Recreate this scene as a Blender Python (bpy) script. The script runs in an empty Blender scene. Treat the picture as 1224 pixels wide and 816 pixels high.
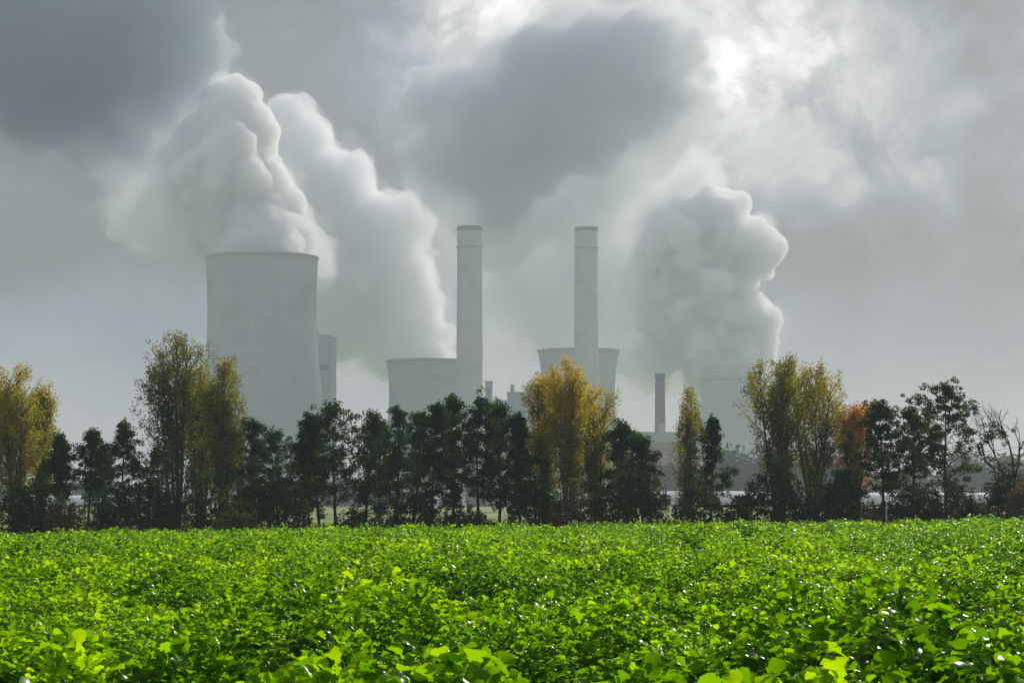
import bpy, bmesh, math, random
import numpy as np
from mathutils import Vector, noise as mnoise
R = math.radians
scene = bpy.context.scene
COL = scene.collection

# ------------------------------------------------------------------ camera
K = 1.6               # distances below are given for a 1700 px lens and scaled by this
F = 1700.0 * K        # focal length in photo pixels (1224 wide)
CX, HY = 612.0, 614.0  # principal column, horizon row of the photograph
CAMZ = 1.30
cam = bpy.data.cameras.new('camera')
cam.sensor_width = 36.0
cam.lens = 36.0 * F / 1224.0
cam.shift_y = (HY - 408.0) / 1224.0
cam.clip_start = 0.1
cam.clip_end = 20000.0
camo = bpy.data.objects.new('camera', cam)
COL.objects.link(camo)
camo.location = (0, 0, CAMZ)
camo.rotation_euler = (R(90), 0, 0)
scene.camera = camo

# ------------------------------------------------------------------ sun, sky, exposure
SUN_EL, SUN_AZ = 28.0, 27.0      # degrees; azimuth clockwise from the view axis (+Y)
sun = bpy.data.lights.new('sun', 'SUN')
sun.energy = 5.0
sun.angle = R(0.5)
sun.color = (1.0, 0.95, 0.86)
suno = bpy.data.objects.new('sun', sun)
COL.objects.link(suno)
sd = Vector((math.sin(R(SUN_AZ)) * math.cos(R(SUN_EL)), math.cos(R(SUN_AZ)) * math.cos(R(SUN_EL)), math.sin(R(SUN_EL))))
suno.rotation_euler = (-sd).to_track_quat('-Z', 'Y').to_euler()
suno.location = (0, 0, 300)

vs = scene.view_settings
scene.display_settings.display_device = 'sRGB'
vs.view_transform = 'Standard'
vs.look = 'None'
vs.exposure = 0.0
vs.gamma = 1.0
vs.use_curve_mapping = False

cy = scene.cycles
cy.use_denoising = True
try:
    cy.denoiser = 'OPENIMAGEDENOISE'
    cy.denoising_input_passes = 'RGB_ALBEDO_NORMAL'
except Exception:
    pass
cy.max_bounces = 16
cy.diffuse_bounces = 3
cy.glossy_bounces = 2
cy.transmission_bounces = 4
cy.volume_bounces = 14
cy.transparent_max_bounces = 12
cy.sample_clamp_indirect = 6.0
cy.use_adaptive_sampling = True
cy.adaptive_threshold = 0.015


class NT:
    """small helper to wire math nodes"""
    def __init__(s, tree):
        s.t = tree
        s.n = tree.nodes
        s.l = tree.links

    def node(s, typ, **kw):
        n = s.n.new(typ)
        for k, v in kw.items():
            setattr(n, k, v)
        return n

    def put(s, sock, v):
        if isinstance(v, (int, float)):
            sock.default_value = v
        elif isinstance(v, (tuple, list)):
            sock.default_value = tuple(v) if len(v) == len(sock.default_value) else tuple(v) + (1.0,)
        else:
            s.l.new(v, sock)

    def m(s, op, a, b=None, c=None, clamp=False):
        n = s.n.new('ShaderNodeMath')
        n.operation = op
        n.use_clamp = clamp
        s.put(n.inputs[0], a)
        if b is not None:
            s.put(n.inputs[1], b)
        if c is not None:
            s.put(n.inputs[2], c)
        return n.outputs[0]

    def mix(s, f, a, b, mode='MIX'):
        n = s.n.new('ShaderNodeMix')
        n.data_type = 'RGBA'
        n.blend_type = mode
        s.put(n.inputs[0], f)
        s.put(n.inputs[6], a)
        s.put(n.inputs[7], b)
        return n.outputs[2]

    def noise(s, vec, scale, detail=4.0, rough=0.55, dist=0.0, color=False):
        n = s.n.new('ShaderNodeTexNoise')
        s.put(n.inputs['Vector'], vec)
        n.inputs['Scale'].default_value = scale
        n.inputs['Detail'].default_value = detail
        n.inputs['Roughness'].default_value = rough
        n.inputs['Distortion'].default_value = dist
        return n.outputs['Color' if color else 'Fac']

    def smooth(s, x, lo, hi, a=0.0, b=1.0):
        n = s.n.new('ShaderNodeMapRange')
        n.interpolation_type = 'SMOOTHSTEP'
        s.put(n.inputs[0], x)
        n.inputs[1].default_value = lo
        n.inputs[2].default_value = hi
        n.inputs[3].default_value = a
        n.inputs[4].default_value = b
        return n.outputs[0]


world = bpy.data.worlds.new('World')
scene.world = world
world.use_nodes = True
WS = 0.1              # background strength
# soft cloud masses of the overcast: photo-measured direction (as px, py), half sizes, brightness change
SKY_BLOBS = [
    (30, 60, 300, 220, -0.20), (340, 70, 170, 150, -0.10),
    (590, 18, 70, 70, 0.80), (885, 60, 120, 110, 0.62), (700, -50, 220, 60, 0.50),
    (800, 180, 120, 90, 0.10), (640, 400, 170, 120, 0.06),
    (1110, 130, 130, 90, 0.10), (1215, 60, 70, 100, -0.10),
    (1110, 300, 230, 110, -0.13), (60, 320, 260, 130, -0.15),
    (430, 200, 70, 110, -0.05),
]


def build_world():
    t = NT(world.node_tree)
    t.n.clear()
    out = t.node('ShaderNodeOutputWorld')
    bg = t.node('ShaderNodeBackground')
    bg.inputs['Strength'].default_value = WS
    sky = t.node('ShaderNodeTexSky', sky_type='NISHITA')
    sky.sun_disc = False
    sky.sun_elevation = R(SUN_EL)
    sky.sun_rotation = R(SUN_AZ)
    sky.air_density = 1.5
    sky.dust_density = 3.0
    tc = t.node('ShaderNodeTexCoord')
    d = tc.outputs['Generated']
    sep = t.node('ShaderNodeSeparateXYZ')
    t.l.new(d, sep.inputs[0])
    x, y, z = sep.outputs
    az = t.m('ARCTAN2', x, y)
    el = t.m('ARCSINE', z)
    elk = t.m('MULTIPLY', el, K)
    w1 = t.noise(d, 11.0, 7.0, 0.6, 0.3, color=True)
    ws = t.node('ShaderNodeSeparateColor')
    t.l.new(w1, ws.inputs[0])
    azw = t.m('ADD', az, t.m('MULTIPLY', t.m('SUBTRACT', ws.outputs[0], 0.5), 0.13))
    elw = t.m('ADD', el, t.m('MULTIPLY', t.m('SUBTRACT', ws.outputs[1], 0.5), 0.10))
    # base grey of the overcast: paler towards the horizon
    base = t.smooth(elk, 0.03, 0.21, 0.56, 0.24)
    base = t.m('ADD', base, t.smooth(el, 0.4, 1.2, 0.0, 0.12))
    for (px, py, sx, sy, amp) in SKY_BLOBS:
        a0 = math.atan((px - CX) / F)
        e0 = math.atan((HY - py) / F * math.cos(a0))
        dx = t.m('DIVIDE', t.m('SUBTRACT', azw, a0), sx / F)
        dy = t.m('DIVIDE', t.m('SUBTRACT', elw, e0), sy / F)
        r2 = t.m('ADD', t.m('MULTIPLY', dx, dx), t.m('MULTIPLY', dy, dy))
        g = t.m('EXPONENT', t.m('MULTIPLY', r2, -0.9))
        base = t.m('ADD', base, t.m('MULTIPLY', g, amp))
    # billowing structure, stronger higher up
    n2 = t.smooth(t.noise(d, 24.0, 9.0, 0.58, 0.35), 0.30, 0.70)
    n3 = t.smooth(t.noise(d, 9.0, 6.0, 0.55, 0.4), 0.30, 0.70)
    amt = t.smooth(elk, 0.09, 0.25, 0.06, 1.0)
    st = t.m('ADD', t.m('MULTIPLY', t.m('SUBTRACT', n2, 0.5), 0.65), t.m('MULTIPLY', t.m('SUBTRACT', n3, 0.5), 0.65))
    base = t.m('MULTIPLY', base, t.m('ADD', 1.0, t.m('MULTIPLY', st, amt)))
    # added fill: sky behind the viewer brightened to lift shaded fronts
    base = t.m('ADD', base, t.smooth(t.m('MULTIPLY', y, -1.0), -0.1, 0.6, 0.0, 0.10))
    # billows: the sunward side of each puff is brighter
    off = t.node('ShaderNodeVectorMath', operation='ADD')
    t.l.new(d, off.inputs[0])
    off.inputs[1].default_value = (0.010, 0.0, 0.014)
    w_off = t.node('ShaderNodeVectorMath', operation='MULTIPLY_ADD')
    t.l.new(w1, w_off.inputs[0])
    w_off.inputs[1].default_value = (0.10, 0.10, 0.10)
    t.l.new(d, w_off.inputs[2])
    w_off2 = t.node('ShaderNodeVectorMath', operation='MULTIPLY_ADD')
    t.l.new(w1, w_off2.inputs[0])
    w_off2.inputs[1].default_value = (0.10, 0.10, 0.10)
    t.l.new(off.outputs[0], w_off2.inputs[2])
    ra = t.noise(w_off.outputs[0], 15.0, 9.0, 0.60)
    rb = t.noise(w_off2.outputs[0], 15.0, 5.0, 0.56)
    rel = t.m('MULTIPLY', t.m('SUBTRACT', ra, rb), t.smooth(elk, 0.10, 0.24, 0.3, 3.6))
    rel = t.m('MAXIMUM', t.m('MINIMUM', rel, 0.75), -0.45)
    base = t.m('MULTIPLY', base, t.m('ADD', 1.0, rel))
    base = t.m('MAXIMUM', base, 0.07)
    # blue-grey where thick, neutral-warm where thin
    tint = t.mix(t.smooth(base, 0.18, 0.75), (0.79, 0.935, 1.19), (1.0, 0.975, 0.95))
    cloud = t.mix(1.0, tint, t.m('DIVIDE', base, WS), 'MULTIPLY')
    col = t.mix(0.93, sky.outputs[0], cloud)
    t.l.new(col, bg.inputs[0])
    t.l.new(bg.outputs[0], out.inputs[0])


build_world()

# ------------------------------------------------------------------ helpers


def P(px, py, D):
    """photo pixel at distance D -> world point"""
    return Vector(((px - CX) / F * D, D, CAMZ + (HY - py) / F * D))


def smoothstep(a, b, x):
    t = np.clip((x - a) / (b - a), 0, 1)
    return t * t * (3 - 2 * t)


def terrain(x, y):
    x = np.asarray(x, float)
    y = np.asarray(y, float)
    z = 0.013 * np.clip(x, -60, 60) * np.clip(y / 130, 0, 1) * (1 - smoothstep(145, 320, y))
    z = z + 0.16 * np.exp(-((x - 25.5) / 5) ** 2 - ((y - 118) / 18) ** 2)
    z = z + 2.6 * smoothstep(184, 416, y)
    z = z + 0.05 * np.sin(x * 0.23 + 1.0) * np.sin(y * 0.17)
    return z


def tag(o, label=None, cat=None, group=None, kind=None):
    if label:
        o['label'] = label
    if cat:
        o['category'] = cat
    if group:
        o['group'] = group
    if kind:
        o['kind'] = kind
    return o


def mesh_obj(name, verts, faces, mat, parent=None, smooth=False, loc=(0, 0, 0)):
    me = bpy.data.meshes.new(name)
    me.from_pydata([tuple(v) for v in verts], [], [tuple(f) for f in faces])
    me.update()
    if smooth:
        me.polygons.foreach_set('use_smooth', [True] * len(me.polygons))
    if mat:
        me.materials.append(mat)
    o = bpy.data.objects.new(name, me)
    COL.objects.link(o)
    o.location = loc
    if parent:
        o.parent = parent
    return o


def np_obj(name, V, Fq, mat, parent=None, smooth=False, tint=None, loc=(0, 0, 0)):
    """mesh from numpy arrays; Fq (n,k) with constant k; tint = one float per vertex"""
    me = bpy.data.meshes.new(name)
    n, k = Fq.shape
    me.vertices.add(len(V))
    me.vertices.foreach_set('co', np.ascontiguousarray(V, dtype=np.float32).ravel())
    me.loops.add(n * k)
    me.polygons.add(n)
    me.polygons.foreach_set('loop_start', np.arange(0, n * k, k, dtype=np.int32))
    me.loops.foreach_set('vertex_index', np.ascontiguousarray(Fq, dtype=np.int32).ravel())
    if smooth:
        me.polygons.foreach_set('use_smooth', np.ones(n, dtype=bool))
    me.update(calc_edges=True)
    if tint is not None:
        at = me.attributes.new('tint', 'FLOAT', 'POINT')
        at.data.foreach_set('value', np.ascontiguousarray(tint, dtype=np.float32))
    if mat:
        me.materials.append(mat)
    o = bpy.data.objects.new(name, me)
    COL.objects.link(o)
    o.location = loc
    if parent:
        o.parent = parent
    return o


def empty(name, loc):
    o = bpy.data.objects.new(name, None)
    o.empty_display_size = 1.0
    COL.objects.link(o)
    o.location = loc
    return o


def new_mat(name):
    m = bpy.data.materials.new(name)
    m.use_nodes = True
    m.node_tree.nodes.clear()
    t = NT(m.node_tree)
    t.out = t.node('ShaderNodeOutputMaterial')
    return m, t


def solid_mat(name, col, rough=0.8, var=0.25, scale=0.3, streak=0.0, spec=0.3, lifts=0.0):
    """weathered opaque surface"""
    m, t = new_mat(name)
    b = t.node('ShaderNodeBsdfPrincipled')
    b.inputs['Roughness'].default_value = rough
    b.inputs['Specular IOR Level'].default_value = spec
    tc = t.node('ShaderNodeTexCoord').outputs['Object']
    n = t.noise(tc, scale, 6.0, 0.6)
    f = t.m('ADD', 1.0 - var / 2, t.m('MULTIPLY', n, var))
    if streak:
        mp = t.node('ShaderNodeMapping')
        mp.inputs['Scale'].default_value = (0.35, 0.35, 0.012)
        t.l.new(tc, mp.inputs[0])
        s = t.noise(mp.outputs[0], 1.0, 5.0, 0.65)
        f = t.m('MULTIPLY', f, t.smooth(s, 0.35, 0.7, 1.0 + streak * 0.4, 1.0 - streak))
    if lifts:
        mp = t.node('ShaderNodeMapping')
        mp.inputs['Scale'].default_value = (0.004, 0.004, 0.16)
        t.l.new(tc, mp.inputs[0])
        s2 = t.noise(mp.outputs[0], 1.0, 3.0, 0.7)
        f = t.m('MULTIPLY', f, t.smooth(s2, 0.3, 0.7, 1.0 - lifts, 1.0 + lifts))
        s3 = t.noise(tc, 0.035, 3.0, 0.5, 0.6)
        f = t.m('MULTIPLY', f, t.smooth(s3, 0.50, 0.72, 1.0, 0.82))
    t.l.new(t.mix(1.0, col, f, 'MULTIPLY'), b.inputs['Base Color'])
    t.l.new(b.outputs[0], t.out.inputs[0])
    return m


def leaf_mat(name, ramp, trans=0.5, rough=0.4, tcol=None, spec=0.4, scale=0.25):
    """leaf: diffuse + glossy + light coming through; colour by the per-leaf tint"""
    m, t = new_mat(name)
    at = t.node('ShaderNodeAttribute', attribute_name='tint')
    cr = t.node('ShaderNodeValToRGB')
    els = cr.color_ramp.elements
    for i, (p, c) in enumerate(ramp):
        e = els[i] if i < 2 else els.new(p)
        e.position = p
        e.color = (*c, 1)
    t.l.new(at.outputs['Fac'], cr.inputs[0])
    b = t.node('ShaderNodeBsdfPrincipled')
    b.inputs['Roughness'].default_value = rough
    b.inputs['Specular IOR Level'].default_value = spec
    t.l.new(cr.outputs[0], b.inputs['Base Color'])
    tr = t.node('ShaderNodeBsdfTranslucent')
    tm = t.mix(1.0, cr.outputs[0], tcol or (1.6, 1.5, 0.6), 'MULTIPLY')
    t.l.new(tm, tr.inputs[0])
    mx = t.node('ShaderNodeMixShader')
    mx.inputs[0].default_value = trans
    t.l.new(b.outputs[0], mx.inputs[1])
    t.l.new(tr.outputs[0], mx.inputs[2])
    t.l.new(mx.outputs[0], t.out.inputs[0])
    return m


# ------------------------------------------------------------------ materials
M = {}
M['concrete'] = solid_mat('tower_concrete', (0.42, 0.45, 0.455), 0.9, 0.3, 0.015, 0.05, lifts=0.04)
M['concrete_dark'] = solid_mat('dark_concrete', (0.20, 0.21, 0.205), 0.9, 0.25, 0.03, 0.15)
M['chimney'] = solid_mat('chimney_concrete', (0.52, 0.55, 0.53), 0.85, 0.25, 0.05, 0.05, lifts=0.04)
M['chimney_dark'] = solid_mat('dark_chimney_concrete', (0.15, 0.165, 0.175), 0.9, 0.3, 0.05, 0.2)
M['cladding'] = solid_mat('blue_grey_cladding', (0.22, 0.27, 0.30), 0.6, 0.2, 0.05, 0.1)
M['cladding_pale'] = solid_mat('pale_cladding', (0.38, 0.40, 0.40), 0.6, 0.2, 0.05, 0.1)
M['red_roof'] = solid_mat('red_brown_cladding', (0.27, 0.17, 0.14), 0.8, 0.3, 0.05, 0.1)
M['window_band'] = solid_mat('dark_glass_band', (0.04, 0.05, 0.06), 0.25, 0.2, 0.1)
M['steel'] = solid_mat('galvanised_steel', (0.35, 0.36, 0.36), 0.5, 0.2, 0.3)
M['greenhouse'] = solid_mat('white_sheeting', (0.78, 0.79, 0.80), 0.5, 0.12, 0.3)
M['bark'] = solid_mat('bark', (0.045, 0.038, 0.03), 0.95, 0.7, 2.5)
M['bark_pale'] = solid_mat('poplar_bark', (0.085, 0.07, 0.05), 0.95, 0.7, 2.5)
M['dead_wood'] = solid_mat('dead_wood', (0.06, 0.055, 0.05), 0.95, 0.5, 3.0)
M['post'] = solid_mat('pale_wood_post', (0.42, 0.40, 0.34), 0.8, 0.3, 6.0)

M['leaf_alder'] = leaf_mat('alder_leaf', [(0, (0.006, 0.018, 0.004)), (0.6, (0.018, 0.050, 0.009)), (1, (0.055, 0.105, 0.014))], 0.48, 0.6, (1.9, 2.4, 0.5), 0.05)
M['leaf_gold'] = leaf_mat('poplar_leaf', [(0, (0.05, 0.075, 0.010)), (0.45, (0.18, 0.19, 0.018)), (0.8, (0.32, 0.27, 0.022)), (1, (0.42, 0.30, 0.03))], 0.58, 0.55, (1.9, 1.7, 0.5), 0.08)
M['leaf_orange'] = leaf_mat('orange_leaf', [(0, (0.09, 0.05, 0.012)), (0.5, (0.26, 0.13, 0.018)), (1, (0.50, 0.25, 0.03))], 0.55, 0.5, (1.7, 1.4, 0.5), 0.1)
M['leaf_bush'] = leaf_mat('shrub_leaf', [(0, (0.008, 0.020, 0.004)), (0.6, (0.022, 0.042, 0.008)), (1, (0.07, 0.10, 0.016))], 0.45, 0.6, (1.8, 2.2, 0.5), 0.05)
M['leaf_dry'] = leaf_mat('dry_leaf', [(0, (0.06, 0.045, 0.02)), (0.6, (0.15, 0.11, 0.03)), (1, (0.20, 0.20, 0.04))], 0.4, 0.6, (1.3, 1.2, 0.6))
M['leaf_far'] = leaf_mat('far_leaf', [(0, (0.02, 0.035, 0.02)), (1, (0.06, 0.08, 0.035))], 0.3, 0.6, (1.2, 1.2, 0.7))
M['leaf_weed'] = leaf_mat('weed_leaf', [(0, (0.05, 0.11, 0.008)), (1, (0.22, 0.30, 0.02))], 0.55, 0.5, (1.9, 1.9, 0.4), 0.1)
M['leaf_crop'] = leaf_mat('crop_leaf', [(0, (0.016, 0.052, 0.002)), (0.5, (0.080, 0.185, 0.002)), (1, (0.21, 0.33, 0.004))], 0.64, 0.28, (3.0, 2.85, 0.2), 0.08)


def ground_mat():
    m, t = new_mat('soil_and_meadow')
    b = t.node('ShaderNodeBsdfPrincipled')
    b.inputs['Roughness'].default_value = 0.95
    g = t.node('ShaderNodeNewGeometry').outputs['Position']
    sp = t.node('ShaderNodeSeparateXYZ')
    t.l.new(g, sp.inputs[0])
    n1 = t.noise(g, 0.7, 6, 0.6)
    n2 = t.noise(g, 0.05, 4, 0.6)
    soil = t.mix(n1, (0.025, 0.018, 0.010), (0.06, 0.045, 0.028))
    meadow = t.mix(n1, (0.12, 0.19, 0.015), (0.26, 0.34, 0.03))
    dry = t.mix(n2, (0.16, 0.14, 0.05), (0.08, 0.11, 0.03))
    meadow = t.mix(t.smooth(n2, 0.42, 0.6), meadow, dry)
    col = t.mix(t.smooth(t.m('ADD', sp.outputs[1], t.m('MULTIPLY', n1, 6.0)), 138, 146), soil, meadow)
    t.l.new(col, b.inputs['Base Color'])
    t.l.new(b.outputs[0], t.out.inputs[0])
    return m


M['ground'] = ground_mat()


def volume_mat(name, col, density, aniso=0.0):
    m, t = new_mat(name)
    v = t.node('ShaderNodeVolumePrincipled')
    v.inputs['Color'].default_value = (*col, 1)
    v.inputs['Density'].default_value = density
    v.inputs['Anisotropy'].default_value = aniso
    t.l.new(v.outputs[0], t.out.inputs['Volume'])
    return m


# ------------------------------------------------------------------ ground
def build_ground():
    ys = np.concatenate([np.arange(-300, -10, 40), np.arange(-10, 200, 2.0), np.arange(200, 500, 8), np.arange(500, 2681, 120)])
    xs = np.concatenate([np.arange(-1400, -100, 100), np.arange(-100, 100.1, 2.0), np.arange(200, 1401, 100)])
    X, Y = np.meshgrid(xs, ys)
    Z = terrain(X, Y)
    V = np.stack([X, Y, Z], -1).reshape(-1, 3)
    ny, nx = X.shape
    i = np.arange(ny - 1)[:, None] * nx + np.arange(nx - 1)[None, :]
    Fq = np.stack([i, i + 1, i + nx + 1, i + nx], -1).reshape(-1, 4)
    o = np_obj('ground', V, Fq, M['ground'], smooth=True)
    tag(o, kind='structure')


build_ground()

# ------------------------------------------------------------------ power station


def lathe(profile, seg=96, closed_top=False, cap_bottom=False):
    """profile: list of (r, z) -> verts, faces"""
    V, Fs = [], []
    for r, z in profile:
        for k in range(seg):
            a = 2 * math.pi * k / seg
            V.append((r * math.cos(a), r * math.sin(a), z))
    for i in range(len(profile) - 1):
        for k in range(seg):
            k2 = (k + 1) % seg
            Fs.append((i * seg + k, i * seg + k2, (i + 1) * seg + k2, (i + 1) * seg + k))
    if closed_top:
        Fs.append(tuple((len(profile) - 1) * seg + k for k in range(seg)))
    return V, Fs


def cooling_tower(px, ytop, hw_top, throat_y, hw_throat, hw_base, D, label, legs=True, mat='concrete'):
    D = D * K
    base = P(px, HY, D)
    gz = float(terrain(base.x, D))
    s = D / F
    H = (HY - ytop) * s + CAMZ - gz
    zt = (HY - throat_y) * s
    rt, rb, rtop = hw_throat * s, hw_base * s, hw_top * s
    e = empty('cooling_tower', (base.x, D, gz))
    tag(e, label, 'cooling tower', 'cooling towers of the power station')
    z0 = H * 0.055
    prof = []
    for i in range(49):
        z = z0 + (H - z0) * i / 48
        if z < zt:
            k = math.sqrt((rb / rt) ** 2 - 1) / max(zt, 1)
            r = rt * math.sqrt(1 + (k * (zt - z)) ** 2)
        else:
            k = math.sqrt(max((rtop / rt) ** 2 - 1, 0)) / max(H - zt, 1)
            r = rt * math.sqrt(1 + (k * (z - zt)) ** 2)
        prof.append((r, z))
    th = 1.1
    prof2 = prof + [(rtop + 0.7, H), (rtop + 0.7, H + 1.4), (rtop - th, H + 1.4)] + [(r - th, z) for r, z in reversed(prof)]
    V, Fs = lathe(prof2)
    mesh_obj('shell', V, Fs, M[mat], e, smooth=True)
    # ring beam and slanted legs at the foot
    r0 = prof[0][0]
    V, Fs = lathe([(r0 + 0.8, z0 - 1.2), (r0 + 0.8, z0 - 0.01), (r0 - 1.5, z0 - 0.01), (r0 - 1.5, z0 - 1.2), (r0 + 0.8, z0 - 1.2)])
    mesh_obj('ring_beam', V, Fs, M['concrete_dark'], e, smooth=False)
    if legs:
        V, Fs = [], []
        n = 36
        for k in range(n):
            for sgn in (-1, 1):
                a0 = 2 * math.pi * (k + 0.5) / n
                a1 = a0 + sgn * math.pi / n
                p0 = Vector(((r0 + 3) * math.cos(a0), (r0 + 3) * math.sin(a0), -0.5))
                p1 = Vector(((r0 - 0.3) * math.cos(a1), (r0 - 0.3) * math.sin(a1), z0 - 1.2))
                tv, tf = tube([p0, p1], [0.6, 0.6], 5)
                off = len(V)
                V += tv
                Fs += [tuple(q + off for q in f) for f in tf]
        mesh_obj('leg_ring', V, Fs, M['concrete_dark'], e)
    return e, base.x, D, gz + H, rtop


def tube(pts, rad, seg=5):
    V, Fs = [], []
    n = len(pts)
    for i, p in enumerate(pts):
        p = Vector(p)
        d = (Vector(pts[min(i + 1, n - 1)]) - Vector(pts[max(i - 1, 0)])).normalized()
        u = d.orthogonal().normalized() if abs(d.x) > 0.9 else d.cross(Vector((1, 0, 0))).normalized()
        w = d.cross(u)
        for k in range(seg):
            a = 2 * math.pi * k / seg
            V.append(tuple(p + (u * math.cos(a) + w * math.sin(a)) * rad[i]))
    for i in range(n - 1):
        for k in range(seg):
            k2 = (k + 1) % seg
            Fs.append((i * seg + k, i * seg + k2, (i + 1) * seg + k2, (i + 1) * seg + k))
    Fs.append(tuple(range(seg - 1, -1, -1)))
    Fs.append(tuple((n - 1) * seg + k for k in range(seg)))
    return V, Fs


def box_geo(x0, x1, y0, y1, z0, z1):
    V = [(x, y, z) for z in (z0, z1) for y in (y0, y1) for x in (x0, x1)]
    Fs = [(0, 2, 3, 1), (4, 5, 7, 6), (0, 1, 5, 4), (2, 6, 7, 3), (0, 4, 6, 2), (1, 3, 7, 5)]
    return V, Fs


def boxes_obj(name, boxes, mat, parent, bevel=0.0):
    V, Fs = [], []
    for b in boxes:
        v, f = box_geo(*b)
        o = len(V)
        V += v
        Fs += [tuple(q + o for q in ff) for ff in f]
    return mesh_obj(name, V, Fs, mat, parent)


def chimney(px, ytop, hw_top, hw_base, D, label, mat, cap=True):
    D = D * K
    base = P(px, HY, D)
    gz = float(terrain(base.x, D))
    s = D / F
    H = (HY - ytop) * s + CAMZ - gz
    e = empty('chimney', (base.x, D, gz))
    tag(e, label, 'chimney', 'chimneys of the power station')
    rt, rb = hw_top * s, hw_base * s
    prof = [(rb + (rt - rb) * (i / 40) ** 0.8, H * i / 40) for i in range(41)]
    prof2 = prof + [(rt - 0.9, H)] + [(rt - 0.9, H - 25), (0.01, H - 25)]
    V, Fs = lathe(prof2, 64)
    mesh_obj('shaft', V, Fs, M[mat], e, smooth=True)
    if cap:
        V, Fs = lathe([(rt + 0.02, H - 2.4), (rt + 0.35, H - 2.2), (rt + 0.35, H + 0.5), (rt - 1.2, H + 0.5), (rt - 1.2, H - 1)], 64)
        mesh_obj('cap_ring', V, Fs, M['chimney_dark'] if mat == 'chimney_dark' else M['concrete_dark'], e)
        # service gallery with railing
        for zf, nm in ((0.93, 'gallery'),):
            z = H * zf
            r = rb + (rt - rb) * zf ** 0.8
            V, Fs = lathe([(r + 0.02, z), (r + 0.9, z), (r + 0.9, z + 0.3), (r + 0.02, z + 0.3)], 48)
            mesh_obj(nm, V, Fs, M['steel'], e)
    return e


cooling_tower(313.2, 309.5, 66.8, 375, 65.0, 97, 1100, 'largest pale concrete cooling tower standing tallest at the left, before the blue-grey block')
cooling_tower(510, 433, 48, 470, 45.0, 66, 1060, 'squat grey cooling tower partly hidden by the left tall chimney')
cooling_tower(691.5, 420.5, 48.5, 470, 43.5, 64, 1180, 'grey cooling tower directly behind the right tall chimney and the wide golden poplars')
cooling_tower(877, 454, 39.5, 490, 37.5, 54, 1300, 'pale hazy cooling tower behind the right golden poplars, under the bright steam plume')
cooling_tower(856, 458, 41, 500, 36.5, 52, 1480, 'faint farthest cooling tower mostly hidden behind the pale one at right')
chimney(561.3, 272, 14.8, 17.2, 1000, 'tall pale concrete chimney in front of the squat cooling tower', 'chimney')
chimney(700.8, 273, 13.8, 16.4, 1060, 'tall pale concrete chimney rising before the cooling tower behind golden poplars', 'chimney')
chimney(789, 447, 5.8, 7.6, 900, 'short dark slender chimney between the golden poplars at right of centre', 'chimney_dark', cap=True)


def block(name, px0, px1, ytop, D, depth, label, wall='cladding', roof='steel', win=None, extras=(), cat='building'):
    D = D * K
    s = D / F
    x0, x1 = (px0 - CX) * s, (px1 - CX) * s
    xc = (x0 + x1) / 2
    w = (x1 - x0) / 2
    gz = float(terrain(xc, D))
    H = (HY - ytop) * s + CAMZ - gz
    e = empty(name, (xc, D + depth / 2, gz))
    tag(e, label, cat)
    hd = depth / 2
    boxes_obj('wall', [(-w, w, -hd, hd, -0.5, H - 0.8)], M[wall], e)
    boxes_obj('roof', [(-w - 0.4, w + 0.4, -hd - 0.4, hd + 0.4, H - 0.797, H)], M[roof], e)
    if win:
        for (a, b, za, zb) in win:
            boxes_obj('window', [(-w + 2 * w * a, -w + 2 * w * b, -hd - 0.12, -hd + 0.3, H * za, H * zb)], M['window_band'], e)
    for (a, b, za, zb, m_) in extras:
        boxes_obj('roof_unit', [(-w + 2 * w * a, -w + 2 * w * b, -hd * 0.5, hd * 0.5, H + za + 0.003, H + zb)], M[m_], e)
    return e


block('boiler_house', 330, 396.7, 400, 1215, 50, 'tall blue-grey boiler house edge showing right behind the largest cooling tower', 'cladding', 'cladding',
      [(0.05, 0.95, 0.80, 0.83), (0.05, 0.95, 0.45, 0.47)], [(0.2, 0.7, 0, 6, 'cladding')])
block('stair_tower', 580, 588.5, 455, 1150, 20, 'narrow blue-grey stair tower just right of the left tall chimney', 'cladding', 'cladding', [(0.3, 0.7, 0.2, 0.95)])
block('boiler_house', 589, 606, 478, 1160, 50, 'lower hazy boiler house between the stair tower and its taller neighbour', 'cladding', 'steel', [(0.1, 0.9, 0.7, 0.74)], [(0.1, 0.3, 0, 4, 'steel')])
block('boiler_house', 606.5, 640, 468, 1170, 60, 'hazy boiler house block left of the cooling tower behind golden poplars', 'cladding', 'steel', [(0.08, 0.92, 0.82, 0.85), (0.08, 0.92, 0.5, 0.53)],
      [(0.1, 0.25, 0, 7, 'cladding'), (0.6, 0.72, 0, 5, 'steel')])
block('turbine_hall', 742, 812, 516, 860, 40, 'long pale turbine hall at the foot of the short dark chimney', 'cladding_pale', 'steel', [(0.03, 0.97, 0.8, 0.86)],
      [(0.05, 0.16, 0, 4, 'cladding'), (0.7, 0.78, 0, 6, 'steel')])
block('workshop', 770, 822, 527, 800, 22, 'hazy dull brown workshop building in front of the pale turbine hall', 'red_roof', 'steel', [(0.05, 0.95, 0.55, 0.62)])
block('storage_hall', 1148, 1260, 560, 760, 30, 'grey storage hall low on the horizon behind the bare tree', 'cladding_pale', 'cladding', [(0.1, 0.9, 0.7, 0.8)])


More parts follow.
